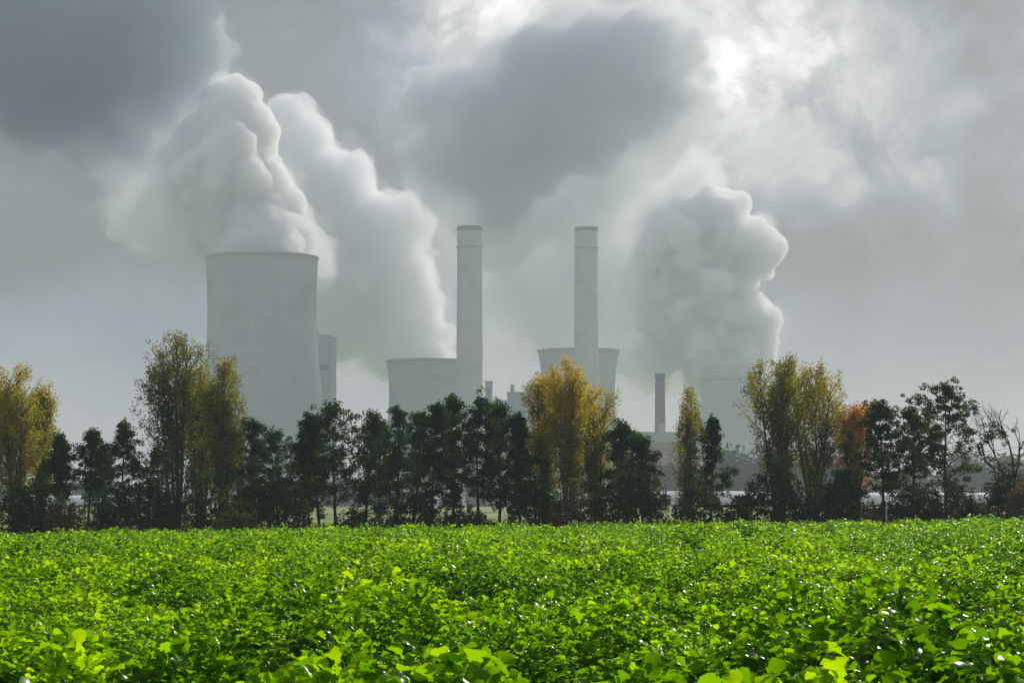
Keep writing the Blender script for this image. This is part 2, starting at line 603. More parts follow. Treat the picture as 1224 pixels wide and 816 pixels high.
def greenhouse(px0, px1, D, h, label, seed):
    """white sheeted tunnel: a row of low arches side by side"""
    D = D * K
    s = D / F
    x0, x1 = (px0 - CX) * s, (px1 - CX) * s
    xc = (x0 + x1) / 2
    gz = float(terrain(xc, D))
    e = empty('poly_tunnel', (xc, D, gz))
    tag(e, label, 'greenhouse', 'white tunnels beyond the trees')
    L = x1 - x0
    prof = [(-3.2, 0), (-3.15, h * 0.45), (-2.5, h * 0.78), (-1.3, h * 0.96), (0, h), (1.3, h * 0.96), (2.5, h * 0.78), (3.15, h * 0.45), (3.2, 0)]
    n = max(2, int(L / 2.5))
    V, Fs = [], []
    for i in range(n + 1):
        k = 1.0 - 0.02 * (i % 2)
        for (yy, zz) in prof:
            V.append((-L / 2 + L * i / n, yy * k, zz * k))
    m = len(prof)
    for i in range(n):
        for j in range(m - 1):
            Fs.append((i * m + j, (i + 1) * m + j, (i + 1) * m + j + 1, i * m + j + 1))
    Fs.append(tuple(range(m)))
    Fs.append(tuple(n * m + j for j in reversed(range(m))))
    mesh_obj('cover', V, Fs, M['greenhouse'], e, smooth=False)
    boxes_obj('base_rail', [(-L / 2, L / 2, -3.3, -3.205, 0, 0.5)], M['steel'], e)


greenhouse(770, 925, 262, 2.9, 'long white sheeted tunnel seen beneath the golden poplars at right', 1)
greenhouse(1010, 1180, 268, 2.7, 'white sheeted tunnel glimpsed low behind the dark alders at right', 2)
greenhouse(580, 740, 275, 2.7, 'white sheeted tunnel glimpsed behind the wide golden poplars', 3)
greenhouse(-20, 140, 280, 2.4, 'white sheeted tunnel glimpsed at far left behind thin alders', 4)

# ------------------------------------------------------------------ foliage


def leaf_quads(rng, C, size, up=0.0, stretch=1.6):
    """C (n,3) leaf centres -> rhombus leaves in random poses"""
    n = len(C)
    a = rng.normal(size=(n, 3))
    a[:, 2] += up
    a /= np.linalg.norm(a, axis=1)[:, None] + 1e-9
    b = rng.normal(size=(n, 3))
    b -= (b * a).sum(1)[:, None] * a
    b /= np.linalg.norm(b, axis=1)[:, None] + 1e-9
    s = size * rng.uniform(0.6, 1.3, n)[:, None]
    V = np.stack([C - a * s * stretch * 0.5, C + b * s * 0.45, C + a * s * stretch * 0.5, C - b * s * 0.45], 1).reshape(-1, 3)
    Fq = np.arange(n * 4).reshape(n, 4)
    return V, Fq


def wobble(rng, p0, p1, n, amp):
    ts = np.linspace(0, 1, n + 1)
    pts = p0[None] * (1 - ts)[:, None] + p1[None] * ts[:, None]
    off = rng.normal(size=(n + 1, 3)) * amp
    off[0] = 0
    pts[1:] += np.cumsum(off[1:], 0) * 0.5
    return pts


class Wood:
    def __init__(s):
        s.V, s.F = [], []

    def add(s, pts, rad, seg=5):
        v, f = tube([tuple(p) for p in pts], rad, seg)
        o = len(s.V)
        s.V += v
        s.F += [tuple(q + o for q in ff) for ff in f]


def build_tree(name, px, ytop, hw, kind, D, label, cat='tree', group=None, seed=0, bottom=0.25, lean=0.0, dens=1.0, gold=0.5):
    rng = np.random.default_rng(seed + 1000)
    D = D * K
    s = D / F
    x = (px - CX) * s
    gz = float(terrain(x, D))
    H = (HY - ytop) * s + CAMZ - gz
    W = hw * s * {'poplar': 1.6, 'alder': 1.95, 'bare': 0.7, 'shrub': 1.5}[kind]
    e = empty(name, (x, D, gz))
    tag(e, label, cat, group)
    if kind == 'alder':
        W *= rng.uniform(0.85, 1.3)
        dens *= rng.uniform(0.6, 1.2)
        lean += rng.normal() * 0.012
    wood = Wood()
    clumps = []     # centre, radius, stretch z, tint base
    if kind == 'poplar':
        nst = 3 if W < 1.4 else 5
        for k in range(nst):
            a = 2 * math.pi * k / nst + rng.uniform(-.4, .4)
            rr = W * rng.uniform(0.25, 0.75) if nst > 1 and k else 0.0
            hh = H * (1.0 if k == 0 else rng.uniform(0.78, 0.97))
            p0 = np.array([0.18 * math.cos(a), 0.18 * math.sin(a), -0.1]) * (0 if k == 0 else 1)
            p0[2] = -0.1
            mid = np.array([rr * 0.55 * math.cos(a), rr * 0.55 * math.sin(a), hh * 0.42])
            p1 = np.array([rr * math.cos(a) + lean * H, rr * math.sin(a), hh * 0.97])
            pts = np.concatenate([wobble(rng, p0, mid, 4, 0.04), wobble(rng, mid, p1, 6, 0.06)[1:]])
            n = len(pts)
            r0 = 0.05 + 0.013 * H * rng.uniform(.6, 1)
            wood.add(pts, [r0 * (1 - 0.93 * (i / (n - 1)) ** 0.8) for i in range(n)], 6)
            nb = int(36 * H / 12)
            for j in range(nb):
                t = bottom + (0.99 - bottom) * (j + rng.uniform(0, 1)) / nb
                i = min(int(t * (n - 1)), n - 2)
                f = t * (n - 1) - i
                b0 = pts[i] * (1 - f) + pts[i + 1] * f
                aa = rng.uniform(0, 2 * math.pi)
                prof = math.sin(math.pi * min(1, max(0.02, (t - bottom) / (1.04 - bottom))) ** 0.75) ** 0.7
                L = W * rng.uniform(0.45, 0.95) * prof * 0.75 + 0.25
                ua = rng.uniform(0.7, 1.2)
                dv = np.array([math.cos(aa) * math.cos(ua), math.sin(aa) * math.cos(ua), math.sin(ua)])
                b1 = b0 + dv * L * 1.5
                b1[2] = min(b1[2], H * 0.99)
                bp = wobble(rng, b0, b1, 3, 0.05)
                wood.add(bp, [0.035, 0.025, 0.015, 0.006], 4)
                for q in (0.35, 0.6, 0.85, 1.0):
                    if rng.random() < 0.85:
                        c = b0 * (1 - q) + b1 * q + rng.normal(size=3) * 0.14
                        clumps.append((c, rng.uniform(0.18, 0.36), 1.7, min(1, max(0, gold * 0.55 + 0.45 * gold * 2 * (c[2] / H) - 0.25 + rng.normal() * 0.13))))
        lsz, per = 0.095, 34 * dens
    elif kind == 'alder':
        p1 = np.array([rng.normal() * 0.25 + lean * H, rng.normal() * 0.25, H * 0.97])
        pts = wobble(rng, np.array([0, 0, -0.1]), p1, 9, 0.09)
        n = len(pts)
        r0 = 0.05 + 0.011 * H
        wood.add(pts, [r0 * (1 - 0.92 * (i / (n - 1)) ** 0.85) for i in range(n)], 6)
        nb = int(52 * max(0.8, H / 8))
        for j in range(nb):
            t = bottom + (0.98 - bottom) * ((j + rng.uniform(0, 1)) / nb) ** 0.9
            i = min(int(t * (n - 1)), n - 2)
            f = t * (n - 1) - i
            b0 = pts[i] * (1 - f) + pts[i + 1] * f
            aa = j * 2.399 + rng.uniform(-.5, .5)
            u = (t - bottom) / (1 - bottom)
            prof = (0.45 + 0.55 * min(1, u / 0.2)) * (1 - 0.86 * max(0, (u - 0.3) / 0.7) ** 1.3)
            L = max(0.25, W * prof * rng.uniform(0.3, 1.3))
            ua = rng.uniform(0.05, 0.75)
            dv = np.array([math.cos(aa) * math.cos(ua), math.sin(aa) * math.cos(ua), math.sin(ua)])
            b1 = b0 + dv * L
            bp = wobble(rng, b0, b1, 3, 0.05 * L)
            wood.add(bp, [0.045 * (1.1 - t), 0.03 * (1.1 - t), 0.02 * (1.1 - t), 0.005], 4)
            for q in (0.4, 0.7, 1.0):
                for _ in range(2):
                    if rng.random() < 0.66:
                        c = b0 * (1 - q) + b1 * q + rng.normal(size=3) * 0.22 * (0.4 + q * 0.6) * min(1, L)
                        clumps.append((c, rng.uniform(0.16, 0.42) * (0.7 + 0.3 * q), 0.8, rng.uniform(0.05, 0.75)))
        for q in range(4):
            clumps.append((pts[-1] + np.array([rng.normal() * 0.12, rng.normal() * 0.12, 0.12 - 0.22 * q]), 0.16 + 0.03 * q, 1.4, 0.6))
        lsz, per = 0.105, 54 * dens
    elif kind == 'bare':
        def grow(p, d, L, r, lev):
            n = 4
            pts = [p]
            for i in range(n):
                d = d + rng.normal(size=3) * 0.14
                d[2] += 0.05
                d /= np.linalg.norm(d)
                pts.append(pts[-1] + d * L / n)
            wood.add(pts, [r * (1 - 0.55 * i / n) for i in range(n + 1)], 5 if lev < 2 else 4)
            if lev >= 4:
                return
            for k in range(3 if lev else 4):
                t = rng.uniform(0.45, 1.0) if k else 1.0
                i = min(int(t * n), n - 1)
                b = pts[i] + (pts[i + 1] - pts[i]) * (t * n - i)
                a = rng.normal(size=3)
                nd = d * 1.0 + a * 0.27
                nd[2] = abs(nd[2]) * 0.9 + 0.15
                nd /= np.linalg.norm(nd)
                grow(b, nd, L * rng.uniform(0.5, 0.72), r * 0.56, lev + 1)
        grow(np.array([0, 0, -0.1]), np.array([0.0, 0, 1]), H * 0.50, 0.15, 0)
        for _ in range(60):
            t = rng.uniform(0.15, 0.5)
            c = np.array([rng.normal() * W * 0.4, rng.normal() * W * 0.4, H * t])
            clumps.append((c, rng.uniform(0.12, 0.3), 1.0, rng.uniform(0.1, 0.6)))
        lsz, per = 0.12, 18
    else:  # shrub: many stems from the ground, rounded uneven mass
        ns = 9
        for k in range(ns):
            a = rng.uniform(0, 2 * math.pi)
            rr = W * rng.uniform(0.2, 0.8)
            p1 = np.array([rr * math.cos(a), rr * math.sin(a) * 0.7, H * rng.uniform(0.5, 0.95) * (1 - 0.3 * (rr / W) ** 2)])
            wood.add(wobble(rng, np.array([0.1 * math.cos(a), 0.1 * math.sin(a), -0.1]), p1, 4, 0.05), [0.04, 0.03, 0.022, 0.015, 0.006], 4)
        nc = int(120 * max(0.5, W * H / 4) * dens)
        for _ in range(nc):
            a = rng.uniform(0, 2 * math.pi)
            rr = W * math.sqrt(rng.uniform(0, 1))
            top = H * (1 - 0.55 * (rr / W) ** 2) * rng.uniform(0.75, 1.05)
            c = np.array([rr * math.cos(a), rr * math.sin(a) * 0.75, top * rng.uniform(0.08, 1) ** 0.7])
            clumps.append((c, rng.uniform(0.15, 0.34), 0.9, rng.uniform(0, 0.8)))
        lsz, per = 0.12, 26
    mats = {'poplar': 'bark_pale', 'alder': 'bark', 'bare': 'dead_wood', 'shrub': 'bark'}
    mesh_obj('trunk' if kind != 'shrub' else 'stem_cluster', wood.V, wood.F, M[mats[kind]], e, smooth=True)
    if clumps:
        Cs, Ts = [], []
        for (c, r, sz, tb) in clumps:
            m = max(4, int(per * (r / 0.28) ** 1.6 * rng.uniform(0.6, 1.3)))
            v = rng.normal(size=(m, 3))
            v /= np.linalg.norm(v, axis=1)[:, None]
            v *= rng.uniform(0, 1, m)[:, None] ** 0.5 * r * 1.25
            v[:, 2] *= sz
            Cs.append(c[None] + v)
            Ts.append(np.clip(tb + rng.normal(size=m) * 0.12, 0, 1))
        Cc = np.concatenate(Cs)
        tt = np.concatenate(Ts)
        keep = Cc[:, 2] > 0.05
        Cc, tt = Cc[keep], tt[keep]
        V, Fq = leaf_quads(rng, Cc, lsz, up=0.0)
        return e, V, Fq, np.repeat(tt, 4)
    return e, None, None, None


LEAF_OF = {'golden_poplar': 'leaf_gold', 'alder_tree': 'leaf_alder', 'orange_tree': 'leaf_orange', 'bare_tree': 'leaf_bush', 'shrub': 'leaf_bush'}


def tree(name, *a, leaf=None, **k):
    e, V, Fq, tt = build_tree(name, *a, **k)
    if V is not None:
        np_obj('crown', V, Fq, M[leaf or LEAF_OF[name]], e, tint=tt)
    return e


GP, GA, GS = 'golden poplars in the tree row', 'dark alders in the tree row', 'shrubs along the tree row'
# px, top row, half width, distance, label, extras
POPLARS = [
    (-6, 452, 28, 97, 'golden poplar cut by the left edge of the picture', dict(gold=0.62)),
    (24, 440, 26, 95, 'golden poplar nearest the left edge with its whole pointed top in view', dict(gold=0.66)),
    (49, 462, 17, 98, 'lower golden poplar on the right flank of the leftmost golden clump', dict(gold=0.6)),
    (212, 402, 38, 96, 'tallest poplar, olive green, left of the largest cooling tower', dict(gold=0.33, bottom=0.30)),
    (240, 440, 18, 98, 'thin rust-tinged poplar between the tallest olive poplar and its golden neighbour', dict(gold=0.55, bottom=0.3)),
    (268, 430, 22, 95, 'golden poplar standing in front of the left edge of the largest cooling tower', dict(gold=0.50)),
    (654, 446, 17, 96, 'left stem clump of the wide golden poplars in front of the right tall chimney', dict(gold=0.66)),
    (682, 431, 24, 94, 'highest golden poplar in front of the right tall chimney', dict(gold=0.78)),
    (712, 462, 18, 97, 'lower golden poplar right of the highest one before the tall chimney', dict(gold=0.70)),
    (825, 465, 15, 95, 'slender lone golden poplar just right of the short dark chimney', dict(gold=0.55, bottom=0.12, lean=0.02)),
    (934, 428, 30, 94, 'broad olive golden poplar overlapping the hazy right cooling tower', dict(gold=0.50, bottom=0.28)),
    (975, 438, 30, 97, 'golden poplar between the broad olive poplar and the orange tree', dict(gold=0.58, bottom=0.25)),
]
for i, (px, yt, hw, D, lab, kw) in enumerate(POPLARS):
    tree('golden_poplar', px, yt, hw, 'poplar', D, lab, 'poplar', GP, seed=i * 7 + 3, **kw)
tree('orange_tree', 1024, 487, 23, 'poplar', 99, 'rust orange autumn tree between golden poplar and dark alders', 'tree', None, seed=91, gold=0.75, leaf='leaf_orange')

ALDERS = [
    (76, 518, 13, 94, 'small thin dark alder right beside the leftmost golden clump', dict(bottom=0.4)),
    (104, 511, 17, 95, 'dark alder with a slim bare trunk in the left gap', dict(bottom=0.4)),
    (150, 501, 20, 95, 'spire-topped dark alder left of the tallest olive poplar', dict(bottom=0.15)),
    (186, 535, 22, 93, 'low dark alder at the foot of the tallest olive poplar', dict(bottom=0.1)),
    (306, 500, 25, 95, 'round dark alder right of the golden poplar at the largest cooling tower', dict(bottom=0.12)),
    (333, 512, 19, 97, 'low dark alder before the right foot of the largest cooling tower', dict(bottom=0.15)),
    (363, 497, 18, 95, 'dark alder with a thin pointed tip below the blue-grey block', dict(bottom=0.28)),
    (402, 484, 25, 95, 'bushy dark alder directly below the edge of the blue-grey block', dict(bottom=0.28)),
    (436, 494, 16, 97, 'drooping-topped dark alder left of the squat cooling tower', dict(bottom=0.25)),
    (472, 487, 21, 95, 'dark alder below the left rim of the squat cooling tower', dict(bottom=0.2)),
    (494, 492, 18, 98, 'dark alder second in the stand below the squat cooling tower', dict(bottom=0.2)),
    (514, 477, 20, 94, 'full dark alder in front of the middle of the squat cooling tower', dict(bottom=0.18)),
    (543, 468, 17, 96, 'highest dark alder, in front of the foot of the left tall chimney', dict(bottom=0.2)),
    (571, 473, 17, 95, 'slim dark alder just right of the left tall chimney foot', dict(bottom=0.25)),
    (597, 478, 15, 96, 'loose dark alder below the gap between the boiler houses', dict(bottom=0.2)),
    (622, 490, 18, 95, 'dark alder next to the left side of the wide golden poplars', dict(bottom=0.2)),
    (738, 505, 20, 96, 'green-black alder at the right flank of the wide golden poplars', dict(bottom=0.25)),
    (768, 522, 13, 94, 'small dark alder with ragged top below the short dark chimney', dict(bottom=0.15)),
    (849, 495, 15, 96, 'dark one-sided alder behind the slender lone golden poplar', dict(bottom=0.22)),
    (1058, 475, 19, 95, 'straight-stemmed dark alder right beside the orange tree', dict(bottom=0.3)),
    (1090, 488, 21, 97, 'middle dark alder of the three between orange tree and bare tree', dict(bottom=0.22)),
    (1130, 455, 40, 95, 'largest dark alder, broad and tall, left of the bare tree', dict(bottom=0.15)),
    (286, 520, 16, 99, 'dark alder half hidden behind the golden poplar at the largest cooling tower', dict(bottom=0.15)),
    (382, 506, 17, 99, 'dark alder set back between the thin-tipped alder and the bushy one', dict(bottom=0.2)),
    (453, 504, 16, 100, 'dark alder set back below the left edge of the squat cooling tower', dict(bottom=0.2)),
    (640, 512, 15, 99, 'dark alder half hidden behind the left of the wide golden poplars', dict(bottom=0.2)),
    (122, 532, 14, 98, 'short dark alder set back in the left gap before the spire-topped one', dict(bottom=0.2)),
    (1006, 560, 14, 93, 'low dark alder in front of the orange tree', dict(bottom=0.12)),
]
for i, (px, yt, hw, D, lab, kw) in enumerate(ALDERS):
    tree('alder_tree', px, yt, hw, 'alder', D, lab, 'alder', GA, seed=i * 11 + 5, **kw)
tree('bare_tree', 1205, 476, 22, 'bare', 94, 'leafless dead tree with forked grey branches at the right edge', 'dead tree', None, seed=8)

SHRUBS = [
    (10, 568, 26, 91, 'dark round shrub under the poplar at the left edge', {}),
    (45, 563, 22, 92, 'dark shrub at the foot of the leftmost golden clump', {}),
    (78, 584, 16, 91, 'dry brown shrub by the small thin alder at left', dict(leaf='leaf_dry')),
    (128, 596, 18, 91, 'low shrub between the slim-trunked alder and the spire-topped alder', {}),
    (172, 558, 28, 91, 'dense dark shrub left of the tallest olive poplar trunk', {}),
    (232, 561, 30, 91, 'dense dark shrub below the rust-tinged poplar', {}),
    (285, 596, 18, 90, 'pale green low shrub in front of the round alder', dict(leaf='leaf_weed')),
    (325, 552, 32, 91, 'big dark shrub before the largest cooling tower foot', {}),
    (430, 600, 22, 93, 'dim shrub under the drooping-topped alder', {}),
    (500, 587, 26, 93, 'dim shrub under the stand below the squat cooling tower', {}),
    (560, 600, 20, 93, 'small dim shrub below the left tall chimney', {}),
    (640, 558, 22, 91, 'dark shrub at the left foot of the wide golden poplars', {}),
    (690, 571, 24, 91, 'ochre tinged shrub at the foot of the highest golden poplar', dict(leaf='leaf_dry')),
    (755, 546, 30, 90, 'large dark rounded shrub below the short dark chimney', {}),
    (835, 574, 20, 91, 'shrub around the foot of the slender lone poplar', {}),
    (883, 586, 15, 90, 'small leafy shrub alone before the long white tunnel', {}),
    (925, 544, 28, 92, 'olive shrub draping the foot of the broad olive poplar', {}),
    (985, 569, 26, 91, 'dark shrub below the golden poplar beside the orange tree', {}),
    (1035, 590, 16, 91, 'rusty brown shrub under the orange tree', dict(leaf='leaf_dry')),
    (1085, 579, 24, 91, 'dark shrub between the straight-stemmed and middle alders', {}),
    (1130, 574, 30, 91, 'dense dark shrub under the largest alder', {}),
    (1168, 592, 16, 90, 'thin upright shrub between largest alder and bare tree', {}),
    (1205, 549, 24, 93, 'olive shrub around the trunk of the bare tree', {}),
    (1228, 564, 20, 91, 'brown shrub cut by the right edge of the picture', dict(leaf='leaf_dry')),
]
for i, (px, yt, hw, D, lab, kw) in enumerate(SHRUBS):
    tree('shrub', px, yt, hw, 'shrub', D, lab, 'shrub', GS, seed=i * 13 + 9, **kw)

# pale marker post
x, yy = (1059.5 - CX) / F * 90 * K, 90.0 * K
V, Fs = tube([(0, 0, -0.1), (0, 0, 1.5), (0, 0, 1.52)], [0.06, 0.055, 0.02], 8)
tag(mesh_obj('marker_post', V, Fs, M['post'], loc=(x, yy, float(terrain(x, yy)))), 'pale slim marker post beside the straight-stemmed alder', 'post')


# far woodland, one hazy mass
def far_woods():
    rng = np.random.default_rng(77)
    Cs, Ts = [], []
    spans = [(690, 760, 548, 620), (730, 835, 556, 580), (850, 1010, 536, 560), (1140, 1260, 540, 640), (-60, 140, 575, 700), (330, 480, 575, 640), (560, 640, 570, 640), (1040, 1130, 560, 640)]
    for (a, b, yt, D) in spans:
        D = D * K
        s = D / F
        x0, x1 = (a - CX) * s, (b - CX) * s
        n = int((x1 - x0) * 1.1)
        for _ in range(n):
            xx = rng.uniform(x0, x1)
            d = D + rng.uniform(-15, 25)
            gz = float(terrain(xx, d))
            h = ((HY - yt) * s) * rng.uniform(0.7, 1.05)
            m = 160
            v = rng.normal(size=(m, 3))
            v /= np.linalg.norm(v, axis=1)[:, None]
            v *= rng.uniform(0.3, 1, m)[:, None] ** 0.5
            v[:, :2] *= h * 0.28
            v[:, 2] = gz + h * 0.5 + v[:, 2] * h * 0.5
            v[:, 0] += xx
            v[:, 1] += d
            Cs.append(v)
            Ts.append(np.full(m, rng.uniform(0, 1)))
    Cc = np.concatenate(Cs)
    V, Fq = leaf_quads(rng, Cc, 1.5)
    o = np_obj('far_woodland', V, Fq, M['leaf_far'], tint=np.repeat(np.concatenate(Ts), 4))
    tag(o, 'hazy blue-green woodland on the plain before the power station', 'woodland', kind='stuff')


far_woods()


# rough grass and weeds of the verge under and behind the trees
def verge():
    rng = np.random.default_rng(5)
    n = 60000
    X = rng.uniform(-48, 48, n)
    Y = 139 + rng.uniform(0, 1, n) ** 1.3 * 60
    cl = np.array([mnoise.noise(Vector((a * 0.35, b * 0.35, 3.1))) for a, b in zip(X, Y)])
    keep = cl > -0.25
    X, Y, cl = X[keep], Y[keep], cl[keep]
    n = len(X)
    h = rng.uniform(0.2, 0.75, n) * (0.8 + cl)
    Z = terrain(X, Y)
    C = np.stack([X, Y, Z + h * 0.5], -1)
    a = np.stack([rng.normal(size=n) * 0.25, rng.normal(size=n) * 0.25, np.ones(n)], -1)
    a /= np.linalg.norm(a, axis=1)[:, None]
    th = rng.uniform(0, math.pi, n)
    b = np.stack([np.cos(th), np.sin(th), np.zeros(n)], -1)
    hh = h[:, None]
    V = np.stack([C - a * hh * 0.5, C + b * hh * 0.16, C + a * hh * 0.5, C - b * hh * 0.16], 1).reshape(-1, 3)
    o = np_obj('verge_grass', V, np.arange(n * 4).reshape(n, 4), M['leaf_weed'], tint=np.repeat(rng.uniform(0, 1, n), 4))
    tag(o, 'rough sunlit grass and weeds under and behind the trees', 'grass', kind='stuff')


verge()


# ------------------------------------------------------------------ the leafy crop
def val_noise(x, y, seed):
    """smooth value noise, numpy"""
    xi = np.floor(x).astype(np.int64)
    yi = np.floor(y).astype(np.int64)
    fx, fy = x - xi, y - yi
    fx = fx * fx * (3 - 2 * fx)
    fy = fy * fy * (3 - 2 * fy)

    def h(a, b):
        v = (a * 374761393 + b * 668265263 + seed * 1442695041) & 0xffffffff
        v = ((v ^ (v >> 13)) * 1274126177) & 0xffffffff
        return ((v ^ (v >> 16)) & 0xffff) / 65535.0
    return (h(xi, yi) * (1 - fx) + h(xi + 1, yi) * fx) * (1 - fy) + (h(xi, yi + 1) * (1 - fx) + h(xi + 1, yi + 1) * fx) * fy


def canopy(x, y):
    """height of the crop: uneven mounds with gaps between them, on longer swells"""
    c = 0.40 + 0.62 * (val_noise(x / 3.6 + 0.25 * y / 3.6, y / 3.6, 3) - 0.5) + 0.34 * (val_noise(x / 11.0, y / 11.0, 21) - 0.5) + 0.18 * (val_noise(x / 0.5, y / 0.5, 9) - 0.5)
    cell = 1.5
    best = np.zeros_like(x)
    ix, iy = np.floor(x / cell), np.floor(y / cell)
    for dx in (-1, 0, 1):
        for dy in (-1, 0, 1):
            cx, cyy = ix + dx, iy + dy
            jx = val_noise(cx * 1.0 + 0.001, cyy * 1.0 + 0.001, 41)
            jy = val_noise(cx * 1.0 + 0.001, cyy * 1.0 + 0.001, 43)
            jr = val_noise(cx * 1.0 + 0.001, cyy * 1.0 + 0.001, 47)
            d2 = ((x - (cx + jx) * cell) ** 2 + (y - (cyy + jy) * cell) ** 2) / (0.55 + 0.5 * jr) ** 2
            best = np.maximum(best, (0.26 + 0.30 * jr) * (1 - d2))
    return np.maximum(c + best - 0.04, 0.14)


# blade stations: (along, half width); lobed like mustard or radish
ST_NEAR = [(0.0, 0.03), (0.12, 0.17), (0.22, 0.12), (0.38, 0.33), (0.50, 0.26), (0.66, 0.44), (0.86, 0.34), (1.0, 0.04)]
ST_MID = [(0.0, 0.04), (0.30, 0.28), (0.65, 0.44), (1.0, 0.05)]
ST_FAR = [(0.0, 0.15), (0.6, 0.45), (1.0, 0.08)]
ST_TINY = [(0.0, 0.35), (1.0, 0.35)]


def blades(rng, B, az, pitch, L, roll, stations, curl):
    """B bases, az heading, pitch up-angle, L length -> leaf meshes with folded mid rib and drooping tip"""
    n = len(B)
    k = len(stations)
    hd = np.stack([np.cos(az), np.sin(az), np.zeros(n)], -1)
    up = np.array([0, 0, 1.0])
    side = np.stack([-np.sin(az), np.cos(az), np.zeros(n)], -1)
    V = np.zeros((n, k, 3, 3))
    pos = B.copy()
    tprev = 0.0
    for i, (t, w) in enumerate(stations):
        p = pitch - curl * t
        fw = hd * np.cos(p)[:, None] + up * np.sin(p)[:, None]
        nm = -hd * np.sin(p)[:, None] + up * np.cos(p)[:, None]
        pos = pos + fw * ((t - tprev) * L)[:, None]
        tprev = t
        sd2 = side * np.cos(roll)[:, None] + nm * np.sin(roll)[:, None]
        nm2 = nm * np.cos(roll)[:, None] - side * np.sin(roll)[:, None]
        ww = (w * L * rng.uniform(0.85, 1.15, n))[:, None]
        rip = (rng.normal(size=n) * 0.05 * L)[:, None]
        V[:, i, 0] = pos - sd2 * ww + nm2 * (ww * 0.30 + rip)
        V[:, i, 1] = pos
        V[:, i, 2] = pos + sd2 * ww + nm2 * (ww * 0.30 - rip)
    base = (np.arange(n) * k * 3)[:, None, None, None]
    ii = np.arange(k - 1)[None, :, None, None] * 3
    jj = np.arange(2)[None, None, :, None]
    q = np.array([0, 1, 4, 3])[None, None, None, :]
    Fq = (base + ii + jj + q).reshape(-1, 4)
    return V.reshape(-1, 3), Fq, k * 3


def build_crop():
    rng = np.random.default_rng(12)
    Vs, Fs, Ts = [], [], []
    off = 0

    def zone(y0, y1, cell, per_plant, Lr, stations, layers):
        """plants on a jittered grid; each a dome of leaves radiating from its centre"""
        nonlocal off
        xm = 0.26 * y1 + 2.5
        gx, gy = np.meshgrid(np.arange(-xm, xm, cell), np.arange(y0, y1, cell))
        gx = gx.ravel() + rng.uniform(-.45, .45, gx.size) * cell
        gy = gy.ravel() + rng.uniform(-.45, .45, gy.size) * cell
        ok = np.abs(gx) < 0.26 * gy + 2.5
        gx, gy = gx[ok], gy[ok]
        ph = 0.85 * np.tanh(canopy(gx, gy) * rng.uniform(0.5, 1.35, len(gx)) / 0.8)
        gap = smoothstep(0.34, 0.56, 0.62 * val_noise(gx / 2.6, gy / 4.2, 61) + 0.38 * val_noise(gx / 1.1, gy / 1.6, 63))
        ph = ph * (0.24 + 0.82 * gap) + 0.02
        pr = cell * rng.uniform(0.42, 0.82, len(gx))
        pt = rng.normal(size=len(gx)) * 0.15
        idx = np.repeat(np.arange(len(gx)), rng.poisson(per_plant * (0.35 + 1.7 * (pr / cell) ** 2)))
        n = len(idx)
        a = rng.uniform(0, 2 * math.pi, n)
        q = np.sqrt(rng.uniform(0, 1, n))
        X = gx[idx] + pr[idx] * q * np.cos(a)
        Y = gy[idx] + pr[idx] * q * np.sin(a)
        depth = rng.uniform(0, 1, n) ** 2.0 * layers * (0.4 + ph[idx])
        lob = 0.75 + 0.5 * val_noise(gx[idx] * 7.3 + 1.6 * np.cos(a), gy[idx] * 5.1 + 1.6 * np.sin(a), 91)
        dome = ph[idx] * np.sqrt(np.clip(1 - 0.92 * q ** 2, 0, 1)) * lob
        Z = terrain(X, Y) + np.maximum(0.03, dome - depth - 0.03)
        az = a + rng.normal(size=n) * 0.7
        pitch = rng.normal(size=n) * 0.40 + 0.95 - 0.55 * q
        L = rng.uniform(*Lr, n) * (0.75 + 0.5 * val_noise(gx[idx] / 4, gy[idx] / 4, 71))
        B = np.stack([X, Y, Z], -1)
        V, Fq, kv = blades(rng, B, az, pitch, L, rng.normal(size=n) * 0.4, stations, rng.uniform(0.2, 1.4, n))
        patch = val_noise(X / 2.3, Y / 2.3, 33)
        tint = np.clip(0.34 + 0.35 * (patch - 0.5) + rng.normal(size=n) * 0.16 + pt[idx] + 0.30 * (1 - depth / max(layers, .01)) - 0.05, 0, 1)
        Vs.append(V)
        Fs.append(Fq + off)
        Ts.append(np.repeat(tint, kv))
        off += len(V)

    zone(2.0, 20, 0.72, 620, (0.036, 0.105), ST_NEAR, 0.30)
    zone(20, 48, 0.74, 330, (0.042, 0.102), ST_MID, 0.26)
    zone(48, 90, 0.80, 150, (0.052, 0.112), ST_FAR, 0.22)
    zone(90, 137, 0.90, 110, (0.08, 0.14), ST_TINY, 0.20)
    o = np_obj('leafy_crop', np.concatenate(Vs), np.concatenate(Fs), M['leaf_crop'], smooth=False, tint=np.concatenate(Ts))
    tag(o, 'bright green leafy crop covering the whole field in the foreground', 'crop', kind='stuff')


build_crop()


# ------------------------------------------------------------------ steam and cloud
ICO = None


